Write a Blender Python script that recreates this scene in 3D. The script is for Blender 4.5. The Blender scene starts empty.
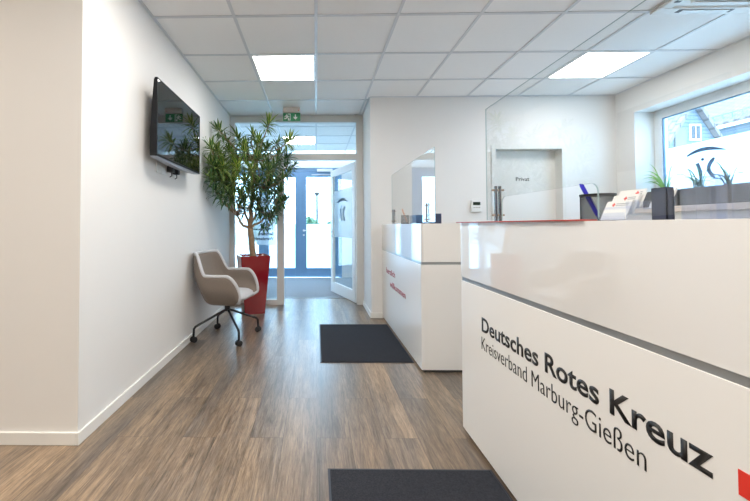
import bpy, bmesh, math, random
from mathutils import Vector, Matrix, Quaternion
random.seed(7)
PI = math.pi
SC = bpy.context.scene
COL = SC.collection

# ------------------------------------------------------------------ helpers
def obj(name, bm, mats, parent=None, smooth=False, kind=None):
    me = bpy.data.meshes.new(name)
    bmesh.ops.recalc_face_normals(bm, faces=bm.faces[:])
    bm.to_mesh(me); bm.free()
    if not isinstance(mats, (list, tuple)): mats = [mats]
    for m in mats: me.materials.append(m)
    if smooth:
        for p in me.polygons: p.use_smooth = True
        if smooth != 'all':
            me.set_sharp_from_angle(angle=math.radians(40))
    o = bpy.data.objects.new(name, me); COL.objects.link(o)
    if parent is not None:
        o.parent = parent
        # geometry is written in the parent's local space
    if kind: o['kind'] = kind
    return o

def tag(o, label, cat, group=None):
    o['label'] = label; o['category'] = cat
    if group: o['group'] = group
    return o

def thing(name, label, cat, loc=(0, 0, 0), rz=0.0, group=None):
    e = bpy.data.objects.new(name, None); COL.objects.link(e)
    e.empty_display_size = .1
    e.location = loc; e.rotation_euler = (0, 0, rz)
    return tag(e, label, cat, group)

def struct_root(name, loc=(0, 0, 0)):
    e = bpy.data.objects.new(name, None); COL.objects.link(e)
    e.location = loc; e['kind'] = 'structure'
    return e

def box(bm, x0, x1, y0, y1, z0, z1, bev=0.0, M=None, mi=0, seg=2):
    t = bmesh.new()
    bmesh.ops.create_cube(t, size=1)
    for v in t.verts:
        v.co = Vector(((x0 + x1) / 2 + v.co.x * (x1 - x0), (y0 + y1) / 2 + v.co.y * (y1 - y0), (z0 + z1) / 2 + v.co.z * (z1 - z0)))
    if bev > 0:
        bmesh.ops.bevel(t, geom=t.edges[:], offset=bev, segments=seg, affect='EDGES', profile=.5)
    merge(bm, t, M, mi)

def merge(bm, t, M=None, mi=0):
    if M is not None: t.transform(M)
    n = {}
    for v in t.verts: n[v] = bm.verts.new(v.co)
    for f in t.faces:
        try:
            g = bm.faces.new([n[v] for v in f.verts]); g.material_index = mi; g.smooth = f.smooth
        except ValueError: pass
    t.free()

def B(*a, **k):
    bm = bmesh.new(); box(bm, *a, **k); return bm

def tube(bm, pts, r, n=8, cap=True, mi=0):
    pts = [Vector(p) for p in pts]
    rs = r if isinstance(r, (list, tuple)) else [r] * len(pts)
    rings = []
    up = None
    for i, p in enumerate(pts):
        a = pts[max(i - 1, 0)]; b = pts[min(i + 1, len(pts) - 1)]
        d = (b - a).normalized()
        if up is None:
            up = Vector((0, 0, 1)) if abs(d.z) < .9 else Vector((1, 0, 0))
        s = d.cross(up).normalized(); up = s.cross(d).normalized()
        rings.append([bm.verts.new(p + (s * math.cos(2 * PI * k / n) + up * math.sin(2 * PI * k / n)) * rs[i]) for k in range(n)])
    for i in range(len(rings) - 1):
        for k in range(n):
            f = bm.faces.new((rings[i][k], rings[i][(k + 1) % n], rings[i + 1][(k + 1) % n], rings[i + 1][k])); f.material_index = mi
    if cap:
        bm.faces.new(rings[0][::-1]).material_index = mi; bm.faces.new(rings[-1]).material_index = mi

def lathe(bm, prof, n=24, c=(0, 0, 0), axis='Z', mi=0):
    rings = []
    for r, z in prof:
        ring = []
        for k in range(n):
            a = 2 * PI * k / n
            if axis == 'Z': co = (c[0] + r * math.cos(a), c[1] + r * math.sin(a), c[2] + z)
            elif axis == 'Y': co = (c[0] + r * math.cos(a), c[1] + z, c[2] + r * math.sin(a))
            else: co = (c[0] + z, c[1] + r * math.cos(a), c[2] + r * math.sin(a))
            ring.append(bm.verts.new(co))
        rings.append(ring)
    for i in range(len(rings) - 1):
        for k in range(n):
            bm.faces.new((rings[i][k], rings[i][(k + 1) % n], rings[i + 1][(k + 1) % n], rings[i + 1][k])).material_index = mi
    if prof[0][0] > 1e-6: bm.faces.new(rings[0][::-1]).material_index = mi
    if prof[-1][0] > 1e-6: bm.faces.new(rings[-1]).material_index = mi
    bmesh.ops.remove_doubles(bm, verts=bm.verts[:], dist=1e-6)

def prism(bm, poly, d, M=None, mi=0):
    """poly in local XY, extruded to local z = 0..d"""
    t = bmesh.new()
    a = [t.verts.new((x, y, 0)) for x, y in poly]; b = [t.verts.new((x, y, d)) for x, y in poly]
    t.faces.new(a[::-1]); t.faces.new(b)
    for i in range(len(a)):
        j = (i + 1) % len(a); t.faces.new((a[i], a[j], b[j], b[i]))
    merge(bm, t, M, mi)

def frame_M(o, ux, uy):
    ux = Vector(ux).normalized(); uy = Vector(uy).normalized(); uz = ux.cross(uy)
    M = Matrix.Identity(4)
    for i in range(3):
        M[i][0] = ux[i]; M[i][1] = uy[i]; M[i][2] = uz[i]; M[i][3] = o[i]
    return M

def text(name, s, width, height, M, mat, parent, bold=0.0, depth=.0012, label=None):
    cu = bpy.data.curves.new(name, 'FONT'); cu.body = s; cu.size = 1; cu.offset = bold; cu.resolution_u = 4
    to = bpy.data.objects.new(name, cu); COL.objects.link(to)
    bpy.context.view_layer.update()
    me = bpy.data.meshes.new_from_object(to)
    bpy.data.objects.remove(to)
    xs = [v.co.x for v in me.vertices]; ys = [v.co.y for v in me.vertices]
    x0, w = min(xs), max(xs) - min(xs); y0 = min(ys); h = max(ys) - y0
    sx = width / w; sy = height / h if height else sx
    bm = bmesh.new(); bm.from_mesh(me)
    for v in bm.verts: v.co = Vector(((v.co.x - x0) * sx, (v.co.y - y0) * sy, 0))
    r = bmesh.ops.extrude_face_region(bm, geom=bm.faces[:])
    for v in [g for g in r['geom'] if isinstance(g, bmesh.types.BMVert)]: v.co.z = depth
    bm.transform(M)
    o = obj(name, bm, mat, parent)
    if label: o['label'] = label
    return o

# ------------------------------------------------------------------ materials
def new_mat(name):
    m = bpy.data.materials.new(name); m.use_nodes = True
    nt = m.node_tree; nt.nodes.clear()
    out = nt.nodes.new('ShaderNodeOutputMaterial')
    return m, nt, out

def pbr(name, col, rough=.5, metal=0.0, spec=.5, noise=0.0, nscale=8.0, bump=0.0, bscale=80.0, coat=0.0, sheen=0.0, trans=0.0, col2=None):
    m, nt, out = new_mat(name)
    b = nt.nodes.new('ShaderNodeBsdfPrincipled')
    b.inputs['Roughness'].default_value = rough; b.inputs['Metallic'].default_value = metal
    b.inputs['Specular IOR Level'].default_value = spec; b.inputs['Coat Weight'].default_value = coat
    b.inputs['Coat Roughness'].default_value = .04; b.inputs['Sheen Weight'].default_value = sheen
    nt.links.new(b.outputs[0], out.inputs[0])
    c = tuple(col) + (1,)
    tc = nt.nodes.new('ShaderNodeTexCoord')
    n = nt.nodes.new('ShaderNodeTexNoise'); n.inputs['Scale'].default_value = nscale; n.inputs['Detail'].default_value = 3
    nt.links.new(tc.outputs['Object'], n.inputs['Vector'])
    mx = nt.nodes.new('ShaderNodeMix'); mx.data_type = 'RGBA'
    mx.inputs['A'].default_value = c
    c2 = tuple(col2) if col2 else tuple(x * (1 - noise) for x in col)
    mx.inputs['B'].default_value = c2 + (1,)
    nt.links.new(n.outputs['Fac'], mx.inputs['Factor'])
    nt.links.new(mx.outputs['Result'], b.inputs['Base Color'])
    if bump > 0:
        n2 = nt.nodes.new('ShaderNodeTexNoise'); n2.inputs['Scale'].default_value = bscale; n2.inputs['Detail'].default_value = 2
        nt.links.new(tc.outputs['Object'], n2.inputs['Vector'])
        bp = nt.nodes.new('ShaderNodeBump'); bp.inputs['Strength'].default_value = bump; bp.inputs['Distance'].default_value = .002
        nt.links.new(n2.outputs['Fac'], bp.inputs['Height']); nt.links.new(bp.outputs[0], b.inputs['Normal'])
    return m

def emit(name, col, s):
    m, nt, out = new_mat(name)
    e = nt.nodes.new('ShaderNodeEmission'); e.inputs[0].default_value = tuple(col) + (1,); e.inputs[1].default_value = s
    nt.links.new(e.outputs[0], out.inputs[0]); return m

def glass(name, tint=(1, 1, 1), f0=.04, k=1.0, rough=0.0):
    """clear sheet: straight-through transparency plus Fresnel (Schlick) reflection, the same from both faces"""
    m, nt, out = new_mat(name); N = nt.nodes; L = nt.links
    g = N.new('ShaderNodeNewGeometry')
    d = N.new('ShaderNodeVectorMath'); d.operation = 'DOT_PRODUCT'
    L.new(g.outputs['Incoming'], d.inputs[0]); L.new(g.outputs['Normal'], d.inputs[1])
    a = N.new('ShaderNodeMath'); a.operation = 'ABSOLUTE'; L.new(d.outputs['Value'], a.inputs[0])
    s = N.new('ShaderNodeMath'); s.operation = 'SUBTRACT'; s.inputs[0].default_value = 1; L.new(a.outputs[0], s.inputs[1])
    p = N.new('ShaderNodeMath'); p.operation = 'POWER'; p.inputs[1].default_value = 5; L.new(s.outputs[0], p.inputs[0])
    q = N.new('ShaderNodeMath'); q.operation = 'MULTIPLY_ADD'; q.inputs[1].default_value = (1 - f0) * k; q.inputs[2].default_value = f0 * k
    L.new(p.outputs[0], q.inputs[0])
    t = N.new('ShaderNodeBsdfTransparent'); t.inputs[0].default_value = tuple(tint) + (1,)
    r = N.new('ShaderNodeBsdfGlossy'); r.inputs['Roughness'].default_value = rough
    mx = N.new('ShaderNodeMixShader'); L.new(q.outputs[0], mx.inputs[0]); L.new(t.outputs[0], mx.inputs[1]); L.new(r.outputs[0], mx.inputs[2])
    L.new(mx.outputs[0], out.inputs[0]); return m

def film(name, col, see=.15, tr=.6):
    m, nt, out = new_mat(name); N = nt.nodes; L = nt.links
    t = N.new('ShaderNodeBsdfTransparent')
    d = N.new('ShaderNodeBsdfDiffuse'); d.inputs[0].default_value = tuple(col) + (1,)
    l = N.new('ShaderNodeBsdfTranslucent'); l.inputs[0].default_value = tuple(col) + (1,)
    a = N.new('ShaderNodeMixShader'); a.inputs[0].default_value = tr; L.new(d.outputs[0], a.inputs[1]); L.new(l.outputs[0], a.inputs[2])
    b = N.new('ShaderNodeMixShader'); b.inputs[0].default_value = see; L.new(a.outputs[0], b.inputs[1]); L.new(t.outputs[0], b.inputs[2])
    L.new(b.outputs[0], out.inputs[0]); return m

def wood_floor():
    m, nt, out = new_mat('vinyl_planks'); N = nt.nodes; L = nt.links
    b = N.new('ShaderNodeBsdfPrincipled'); L.new(b.outputs[0], out.inputs[0])
    tc = N.new('ShaderNodeTexCoord'); sp = N.new('ShaderNodeSeparateXYZ'); L.new(tc.outputs['Object'], sp.inputs[0])
    cb = N.new('ShaderNodeCombineXYZ'); L.new(sp.outputs['Y'], cb.inputs['X']); L.new(sp.outputs['X'], cb.inputs['Y'])
    def brick(mort, c1, c2, mc):
        k = N.new('ShaderNodeTexBrick'); k.offset = .37; k.offset_frequency = 2; k.squash = 1
        k.inputs['Scale'].default_value = 1; k.inputs['Brick Width'].default_value = 1.22; k.inputs['Row Height'].default_value = .182
        k.inputs['Mortar Size'].default_value = mort; k.inputs['Mortar Smooth'].default_value = 0; k.inputs['Bias'].default_value = 0
        k.inputs['Color1'].default_value = c1; k.inputs['Color2'].default_value = c2; k.inputs['Mortar'].default_value = mc
        L.new(cb.outputs[0], k.inputs['Vector']); return k
    k1 = brick(0, (0, 0, 0, 1), (1, 1, 1, 1), (.5, .5, .5, 1))
    k2 = brick(.0012, (1, 1, 1, 1), (1, 1, 1, 1), (.45, .45, .45, 1))
    # grain: stretched noise, shifted per plank
    off = N.new('ShaderNodeVectorMath'); off.operation = 'SCALE'; off.inputs['Scale'].default_value = 17.3
    L.new(k1.outputs['Color'], off.inputs[0])
    mp = N.new('ShaderNodeVectorMath'); mp.operation = 'MULTIPLY'; mp.inputs[1].default_value = (34, 2.6, 1)
    L.new(tc.outputs['Object'], mp.inputs[0])
    ad = N.new('ShaderNodeVectorMath'); ad.operation = 'ADD'; L.new(mp.outputs[0], ad.inputs[0]); L.new(off.outputs[0], ad.inputs[1])
    n = N.new('ShaderNodeTexNoise'); n.inputs['Scale'].default_value = 1; n.inputs['Detail'].default_value = 9; n.inputs['Roughness'].default_value = .78
    n.inputs['Distortion'].default_value = .6
    L.new(ad.outputs[0], n.inputs['Vector'])
    r = N.new('ShaderNodeValToRGB'); L.new(n.outputs['Fac'], r.inputs[0])
    e = r.color_ramp.elements; e[0].position = .30; e[0].color = (.060, .047, .038, 1); e[1].position = .72; e[1].color = (.40, .325, .255, 1)
    x = e.new(.44); x.color = (.175, .143, .117, 1); x = e.new(.56); x.color = (.265, .222, .184, 1)
    # broad streaks, tan against grey
    mp2 = N.new('ShaderNodeVectorMath'); mp2.operation = 'MULTIPLY'; mp2.inputs[1].default_value = (6.5, .5, 1); L.new(tc.outputs['Object'], mp2.inputs[0])
    ad2 = N.new('ShaderNodeVectorMath'); ad2.operation = 'ADD'; L.new(mp2.outputs[0], ad2.inputs[0]); L.new(off.outputs[0], ad2.inputs[1])
    n2 = N.new('ShaderNodeTexNoise'); n2.inputs['Scale'].default_value = 1; n2.inputs['Detail'].default_value = 3; L.new(ad2.outputs[0], n2.inputs['Vector'])
    r2 = N.new('ShaderNodeValToRGB'); L.new(n2.outputs['Fac'], r2.inputs[0])
    e = r2.color_ramp.elements; e[0].position = .33; e[0].color = (.66, .68, .72, 1); e[1].position = .68; e[1].color = (1.30, 1.18, 1.0, 1)
    mm = N.new('ShaderNodeMix'); mm.data_type = 'RGBA'; mm.blend_type = 'MULTIPLY'; mm.inputs['Factor'].default_value = 1
    L.new(r.outputs[0], mm.inputs['A']); L.new(r2.outputs[0], mm.inputs['B'])
    rp = N.new('ShaderNodeMapRange'); rp.inputs['To Min'].default_value = .82; rp.inputs['To Max'].default_value = 1.22; L.new(k1.outputs['Color'], rp.inputs['Value'])
    m2 = N.new('ShaderNodeMix'); m2.data_type = 'RGBA'; m2.blend_type = 'MULTIPLY'; m2.inputs['Factor'].default_value = 1
    L.new(mm.outputs['Result'], m2.inputs['A']); L.new(rp.outputs[0], m2.inputs['B'])
    m3 = N.new('ShaderNodeMix'); m3.data_type = 'RGBA'; m3.blend_type = 'MULTIPLY'; m3.inputs['Factor'].default_value = 1
    L.new(m2.outputs['Result'], m3.inputs['A']); L.new(k2.outputs['Color'], m3.inputs['B'])
    mp3 = N.new('ShaderNodeVectorMath'); mp3.operation = 'MULTIPLY'; mp3.inputs[1].default_value = (150, 9, 1); L.new(tc.outputs['Object'], mp3.inputs[0])
    n3 = N.new('ShaderNodeTexNoise'); n3.inputs['Scale'].default_value = 1; n3.inputs['Detail'].default_value = 4; n3.inputs['Roughness'].default_value = .7; L.new(mp3.outputs[0], n3.inputs['Vector'])
    f3 = N.new('ShaderNodeMapRange'); f3.inputs['From Min'].default_value = .34; f3.inputs['From Max'].default_value = .56; f3.inputs['To Min'].default_value = .58; f3.inputs['To Max'].default_value = 1.06; L.new(n3.outputs['Fac'], f3.inputs['Value'])
    m4 = N.new('ShaderNodeMix'); m4.data_type = 'RGBA'; m4.blend_type = 'MULTIPLY'; m4.inputs['Factor'].default_value = 1
    L.new(m3.outputs['Result'], m4.inputs['A']); L.new(f3.outputs[0], m4.inputs['B']); m3 = m4
    g = N.new('ShaderNodeMix'); g.data_type = 'RGBA'; g.blend_type = 'MULTIPLY'; g.inputs['Factor'].default_value = 1; g.inputs['B'].default_value = FLOOR_GAIN
    L.new(m3.outputs['Result'], g.inputs['A'])
    L.new(g.outputs['Result'], b.inputs['Base Color'])
    b.inputs['Specular IOR Level'].default_value = .85
    rr = N.new('ShaderNodeMapRange'); rr.inputs['To Min'].default_value = .24; rr.inputs['To Max'].default_value = .40; L.new(n.outputs['Fac'], rr.inputs['Value'])
    L.new(rr.outputs[0], b.inputs['Roughness'])
    bp = N.new('ShaderNodeBump'); bp.inputs['Strength'].default_value = .25; bp.inputs['Distance'].default_value = .002
    L.new(n.outputs['Fac'], bp.inputs['Height']); L.new(bp.outputs[0], b.inputs['Normal'])
    return m
FLOOR_GAIN = (.95, .88, .80, 1)

def leaf_mat():
    m, nt, out = new_mat('dracaena_leaf'); N = nt.nodes; L = nt.links
    uv = N.new('ShaderNodeUVMap'); uv.uv_map = 'UVMap'
    sp = N.new('ShaderNodeSeparateXYZ'); L.new(uv.outputs[0], sp.inputs[0])
    r = N.new('ShaderNodeValToRGB'); L.new(sp.outputs['X'], r.inputs[0])
    e = r.color_ramp.elements; e[0].position = 0; e[0].color = (.42, .46, .16, 1); e[1].position = 1; e[1].color = (.42, .46, .16, 1)
    x = e.new(.26); x.color = (.045, .125, .035, 1); x = e.new(.74); x.color = (.030, .095, .036, 1)
    r2 = N.new('ShaderNodeValToRGB'); L.new(sp.outputs['Y'], r2.inputs[0])   # UV y carries the age of the rosette: 0 old dark, 1 young yellow-green
    e = r2.color_ramp.elements; e[0].color = (.55, .70, .85, 1); e[1].color = (2.3, 2.0, 1.1, 1)
    mm = N.new('ShaderNodeMix'); mm.data_type = 'RGBA'; mm.blend_type = 'MULTIPLY'; mm.inputs['Factor'].default_value = 1
    L.new(r.outputs[0], mm.inputs['A']); L.new(r2.outputs[0], mm.inputs['B'])
    b = N.new('ShaderNodeBsdfPrincipled'); b.inputs['Roughness'].default_value = .35; L.new(mm.outputs['Result'], b.inputs['Base Color'])
    t = N.new('ShaderNodeBsdfTranslucent'); L.new(mm.outputs['Result'], t.inputs[0])
    s = N.new('ShaderNodeMixShader'); s.inputs[0].default_value = .22; L.new(b.outputs[0], s.inputs[1]); L.new(t.outputs[0], s.inputs[2])
    L.new(s.outputs[0], out.inputs[0]); return m

def roof_mat():
    m, nt, out = new_mat('roof_tiles'); N = nt.nodes; L = nt.links
    b = N.new('ShaderNodeBsdfPrincipled'); b.inputs['Roughness'].default_value = .8; L.new(b.outputs[0], out.inputs[0])
    tc = N.new('ShaderNodeTexCoord'); k = N.new('ShaderNodeTexBrick'); L.new(tc.outputs['Object'], k.inputs['Vector'])
    k.inputs['Scale'].default_value = 1; k.inputs['Brick Width'].default_value = .3; k.inputs['Row Height'].default_value = .34; k.inputs['Mortar Size'].default_value = .03
    k.inputs['Color1'].default_value = (.19, .16, .16, 1); k.inputs['Color2'].default_value = (.24, .21, .20, 1); k.inputs['Mortar'].default_value = (.11, .09, .09, 1)
    L.new(k.outputs['Color'], b.inputs['Base Color']); return m

def siding_mat():
    m, nt, out = new_mat('board_siding'); N = nt.nodes; L = nt.links
    b = N.new('ShaderNodeBsdfPrincipled'); b.inputs['Roughness'].default_value = .8; L.new(b.outputs[0], out.inputs[0])
    tc = N.new('ShaderNodeTexCoord'); w = N.new('ShaderNodeTexWave'); w.bands_direction = 'Z'; w.inputs['Scale'].default_value = 1.6
    L.new(tc.outputs['Object'], w.inputs['Vector'])
    r = N.new('ShaderNodeValToRGB'); L.new(w.outputs['Fac'], r.inputs[0]); r.color_ramp.elements[0].color = (.10, .13, .17, 1); r.color_ramp.elements[0].position = .05
    r.color_ramp.elements[1].position = .3; r.color_ramp.elements[1].color = (.17, .20, .24, 1)
    L.new(r.outputs[0], b.inputs['Base Color']); return m

M = {}
M['wall'] = pbr('wall_paint', (.775, .76, .74), .75, noise=.015, bump=.05, bscale=220)
M['trim'] = pbr('baseboard_paint', (.80, .79, .76), .45, noise=.01)
M['tile'] = pbr('ceiling_tile', (.92, .92, .92), .9, noise=.02, nscale=30, bump=.12, bscale=300)
M['bar'] = pbr('ceiling_bar', (.66, .68, .71), .30, noise=.0, spec=.6)
M['floor'] = wood_floor()
M['carpet'] = pbr('vestibule_carpet', (.30, .32, .35), .95, noise=.45, nscale=70, bump=.6, bscale=160)
M['mat'] = pbr('mat_pile', (.012, .013, .017), .95, noise=.5, nscale=160, bump=.8, bscale=260, spec=.1, col2=(.050, .053, .064))
M['matedge'] = pbr('mat_rubber', (.03, .035, .05), .5)
M['white'] = pbr('white_laminate', (.80, .785, .76), .28, spec=.5, noise=.01)
M['gloss'] = pbr('white_gloss', (.78, .76, .735), .35, spec=.5, noise=.01, coat=1.0)
M['gloss'].node_tree.nodes['Principled BSDF'].inputs['Coat IOR'].default_value = 2.4
M['gap'] = pbr('brushed_aluminium', (.36, .37, .37), .35, metal=.7, noise=.05)
M['toe'] = pbr('dark_plinth', (.05, .05, .05), .6)
M['black'] = pbr('black_plastic', (.014, .014, .016), .4)
M['letter'] = pbr('black_vinyl_lettering', (.012, .011, .011), .5)
M['red'] = pbr('red_vinyl', (.72, .035, .02), .4)
M['crimson'] = pbr('crimson_lettering', (.42, .03, .06), .5)
M['sheet'] = glass('clear_screen', (.985, .995, .992), .045, 1.0)
M['sheetedge'] = pbr('screen_edge', (.42, .52, .52), .12, spec=.8)
M['pane'] = glass('window_glass', (.95, .98, .98), .04, 1.0)
M['film'] = film('frosted_film', (.86, .93, .98), .22, .75)
M['filmlogo'] = film('grey_film', (.20, .26, .34), .05, .6)
M['bluetext'] = pbr('dark_blue_vinyl', (.012, .02, .05), .5)
M['chrome'] = pbr('chrome', (.38, .40, .43), .2, metal=1)
M['brass'] = pbr('bronze_screw', (.35, .24, .16), .3, metal=.8)
M['partframe'] = pbr('partition_frame_paint', (.66, .655, .63), .45, noise=.01)
M['doorframe'] = pbr('white_door_paint', (.80, .82, .83), .4, noise=.01)
M['alu'] = pbr('hazed_blue_grey_aluminium', (.16, .30, .48), .4, noise=.05, spec=.5)  # blue-grey aluminium, with bluish daylight haze mixed into the colour
M['screen'] = pbr('tv_glass', (.004, .004, .005), .03, spec=.8, coat=.3)
M['bezel'] = pbr('tv_bezel', (.010, .011, .013), .45, spec=.2)
M['silver'] = pbr('silver_plastic', (.35, .37, .42), .3, metal=.5)
M['panel'] = emit('lamp_diffuser', (1, .98, .95), 14.0)
M['fabric'] = pbr('taupe_fabric', (.135, .105, .085), .95, noise=.35, nscale=240, bump=.5, bscale=600, sheen=.15, col2=(.26, .215, .18))
M['fabriclight'] = pbr('light_grey_fabric', (.58, .58, .60), .95, noise=.2, nscale=240, bump=.4, bscale=600)
M['blackmetal'] = pbr('black_metal', (.012, .012, .014), .35)
M['rubber'] = pbr('black_rubber', (.015, .015, .016), .6)
M['pot'] = pbr('red_gloss_planter', (.24, .005, .012), .10, spec=.6, coat=1)
M['soil'] = pbr('clay_granules', (.05, .035, .03), .95, noise=.6, nscale=90, bump=1, bscale=120)
M['bark'] = pbr('bark', (.42, .28, .16), .85, noise=.6, nscale=30, bump=1, bscale=90, col2=(.20, .13, .08))
M['leaf'] = leaf_mat()
M['signgreen'] = pbr('sign_green', (.0, .22, .075), .4)
M['signwhite'] = pbr('sign_white', (.9, .9, .9), .4)
M['plastic'] = pbr('white_plastic', (.78, .78, .77), .35)
M['lcd'] = pbr('lcd_dark', (.012, .03, .02), .2)
M['steel'] = pbr('door_leaf_paint', (.74, .73, .70), .5, noise=.01)
M['smoke'] = pbr('dark_grey_plastic', (.035, .042, .075), .35)
M['navy'] = pbr('navy_plastic', (.03, .045, .10), .3)
M['grey'] = pbr('grey_felt_trough', (.10, .105, .12), .8, noise=.3, nscale=30)
M['sill'] = pbr('beige_sill', (.84, .71, .63), .5, noise=.03)
M['paper'] = pbr('white_card', (.80, .78, .76), .6)
M['greytext'] = pbr('grey_print', (.32, .32, .34), .6)
M['blue'] = pbr('blue_pen_plastic', (.025, .02, .52), .25)
M['orange'] = pbr('orange_pencil', (.80, .22, .01), .4)
M['clear'] = glass('clear_acrylic', (.93, .95, 1.0), .05, 1.6)
M['redplate'] = pbr('red_plate', (.45, .05, .03), .3)
M['grassleaf'] = pbr('grass_leaf', (.30, .52, .10), .5, noise=.3, nscale=6, col2=(.08, .22, .05))
M['darkleaf'] = pbr('dark_thin_leaf', (.045, .12, .06), .5)
M['bush'] = pbr('bush_leaf', (.10, .20, .11), .7, noise=.5, nscale=2)
M['ground'] = pbr('pale_paving', (.62, .62, .60), .9, noise=.15, nscale=.6)
M['house'] = pbr('pale_render', (.22, .20, .17), .9, noise=.05)
M['siding'] = siding_mat(); M['roof'] = roof_mat()
M['mesh'] = pbr('black_wire', (.012, .012, .014), .4, metal=.4)
M['acgrey'] = pbr('ac_grille', (.36, .33, .28), .6)

# ------------------------------------------------------------------ dimensions
T = .625; GX = .002; GY = 2.7354
ZC = 2.7415
XL = -1.257; YL = 1.918; YP = 5.26; XREC = .678; YB = 4.526; XR = 3.704
YE = 8.0; VX0 = -2.0; VX1 = 1.02
XW0 = -4.2; YR = -3.2

# ------------------------------------------------------------------ setting
obj('floor', B(XW0 - .2, XR + .3, YR - .2, 5.76, -.08, 0), M['floor'], kind='structure')
obj('floor_vestibule', B(VX0 - .1, VX1 + .1, 5.76, YE - .04, -.08, .004), M['carpet'], kind='structure')
obj('trim_1', B(VX0, VX1, 5.745, 5.775, .0, .007), M['gap'], kind='structure')

def wall(name, *b):
    return obj(name, B(*b), M['wall'], kind='structure')
wall('wall_left', XL - .15, XL, YL, YP + .09, 0, ZC + .1)
wall('wall_left_front', XW0, XL - .15, YL, YL + .15, 0, ZC + .1)
wall('wall_left_far', XW0 - .15, XW0, YR, YL + .15, 0, ZC + .1)
wall('wall_rear', XW0 - .15, XR + .3, YR - .15, YR, 0, ZC + .1)
wall('wall_right_hall', XREC, XREC + .15, YB, YP + .09, 0, ZC + .1)
wall('wall_vestibule_left', VX0 - .15, VX0, YP + .09, YE + .08, 0, ZC + .1)
wall('wall_vestibule_right', VX1, VX1 + .15, YP + .09, YE + .08, 0, ZC + .1)
wall('wall_vestibule_near_left', VX0 - .15, XL - .15, YP, YP + .09, 0, ZC + .1)
wall('wall_vestibule_near_right', XREC + .15, VX1 + .15, YP, YP + .09, 0, ZC + .1)
bm = bmesh.new(); box(bm, VX0, VX1, YE - .02, YE + .2, 2.41, ZC + .1); box(bm, .56, VX1, YE - .02, YE + .2, 0, 2.41)
obj('wall_entrance', bm, M['wall'], kind='structure')
# back wall with a door opening
DX0, DX1, DZ = 2.215, 3.045, 2.095
bm = bmesh.new()
box(bm, XREC + .15, DX0, YB, YB + .2, 0, ZC + .1); box(bm, DX1, XR + .3, YB, YB + .2, 0, ZC + .1); box(bm, DX0, DX1, YB, YB + .2, DZ, ZC + .1)
obj('wall_back', bm, M['wall'], kind='structure')
# right wall with window opening
WY0, WY1, WZ0, WZ1 = 2.15, 4.262, 1.335, 2.45
bm = bmesh.new(); w = .3
box(bm, XR, XR + w, YR, WY0, 0, ZC + .1); box(bm, XR, XR + w, WY1, YB, 0, ZC + .1)
box(bm, XR, XR + w, WY0, WY1, 0, WZ0 - .06); box(bm, XR, XR + w, WY0, WY1, WZ1, ZC + .1)
obj('wall_right', bm, M['wall'], kind='structure')

# baseboards
def bb(name, x0, x1, y0, y1): obj(name, B(x0, x1, y0, y1, 0, .066, bev=.003), M['trim'], kind='structure')
bb('baseboard_left', XL, XL + .014, YL - .014, YP)
bb('baseboard_left_front', XW0, XL, YL - .014, YL)
bb('baseboard_right_hall', XREC - .014, XREC, YB - .014, YP)
bb('baseboard_back', XREC, .812, YB - .014, YB)
bb('baseboard_vestibule', VX1 - .014, VX1, YP + .1, YE - .03)

# ceiling: tiles and bars
LIGHTS = [(-1, 1), (4, 1), (-1, 6)]
def cell(k, j): return GX + k * T, GY + j * T
bm = bmesh.new()
k0, k1, j0, j1 = -7, 6, -10, 8
AC = [(4, -1)]
for k in range(k0, k1):
    for j in range(j0, j1):
        if (k, j) in LIGHTS: continue
        x, y = cell(k, j)
        vs = [bm.verts.new(c) for c in ((x, y, ZC + .007), (x + T, y, ZC + .007), (x + T, y + T, ZC + .007), (x, y + T, ZC + .007))]
        bm.faces.new(vs)
bmesh.ops.remove_doubles(bm, verts=bm.verts[:], dist=1e-5)
r = bmesh.ops.extrude_face_region(bm, geom=bm.faces[:])
for v in [g for g in r['geom'] if isinstance(g, bmesh.types.BMVert)]: v.co.z += .03
ce = obj('ceiling', bm, M['tile'], kind='structure')
bm = bmesh.new(); hb = .012
def bar(x0, x1, y0, y1):
    box(bm, x0, x1, y0, y1, ZC, ZC + .02)
for k in range(-7, 7):
    x = GX + k * T
    bar(x - hb, x + hb, YR, YE)
for j in range(-9, 9):
    y = GY + j * T
    for k in range(-7, 6):
        x = GX + k * T; bar(x + hb, x + T - hb, y - hb, y + hb)
obj('ceiling_grid', bm, M['bar'], ce)
bm = bmesh.new(); e = .02
for a in ((XL, XL + e, YL, YP), (XREC - e, XREC, YB, YP), (XREC, XR, YB - e, YB), (XR - e, XR, YR, YB), (XL, XREC, YP - e, YP), (XW0, XL, YL - e, YL)):
    box(bm, *a, ZC - .002, ZC + .02)
obj('ceiling_edge_trim', bm, M['bar'], ce)

# right window
wr = struct_root('window_2')
bm = bmesh.new(); X0, X1 = 3.93, 4.0; f = .085
box(bm, X0, X1, WY1 - f, WY1, WZ0, WZ1); box(bm, X0, X1, WY0, WY0 + f, WZ0, WZ1)
box(bm, X0, X1, WY0 + f, WY1 - f, WZ1 - f - .01, WZ1); box(bm, X0, X1, WY0 + f, WY1 - f, WZ0, WZ0 + f)
obj('window_frame', bm, M['doorframe'], wr, kind='structure')
bm = bmesh.new(); g = .012
box(bm, X0 + .012, X0 + .03, WY1 - f - g, WY1 - f, WZ0 + f, WZ1 - f - .01); box(bm, X0 + .012, X0 + .03, WY0 + f, WY1 - f, WZ1 - f - .01 - g, WZ1 - f - .01)
obj('gasket', bm, M['alu'], wr)
obj('window_pane', B(3.962, 3.968, WY0 + f, WY1 - f, WZ0 + f, WZ1 - f - .01), M['pane'], wr)
obj('frosted_film', B(3.9585, 3.9605, WY0 + f, WY1 - f - g, WZ0 + f, 1.995), M['film'], wr)
obj('window_sill', B(3.68, 3.93, WY0 - .02, WY1, WZ0 - .06, WZ0, bev=.004), M['sill'], wr, kind='structure')
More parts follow.
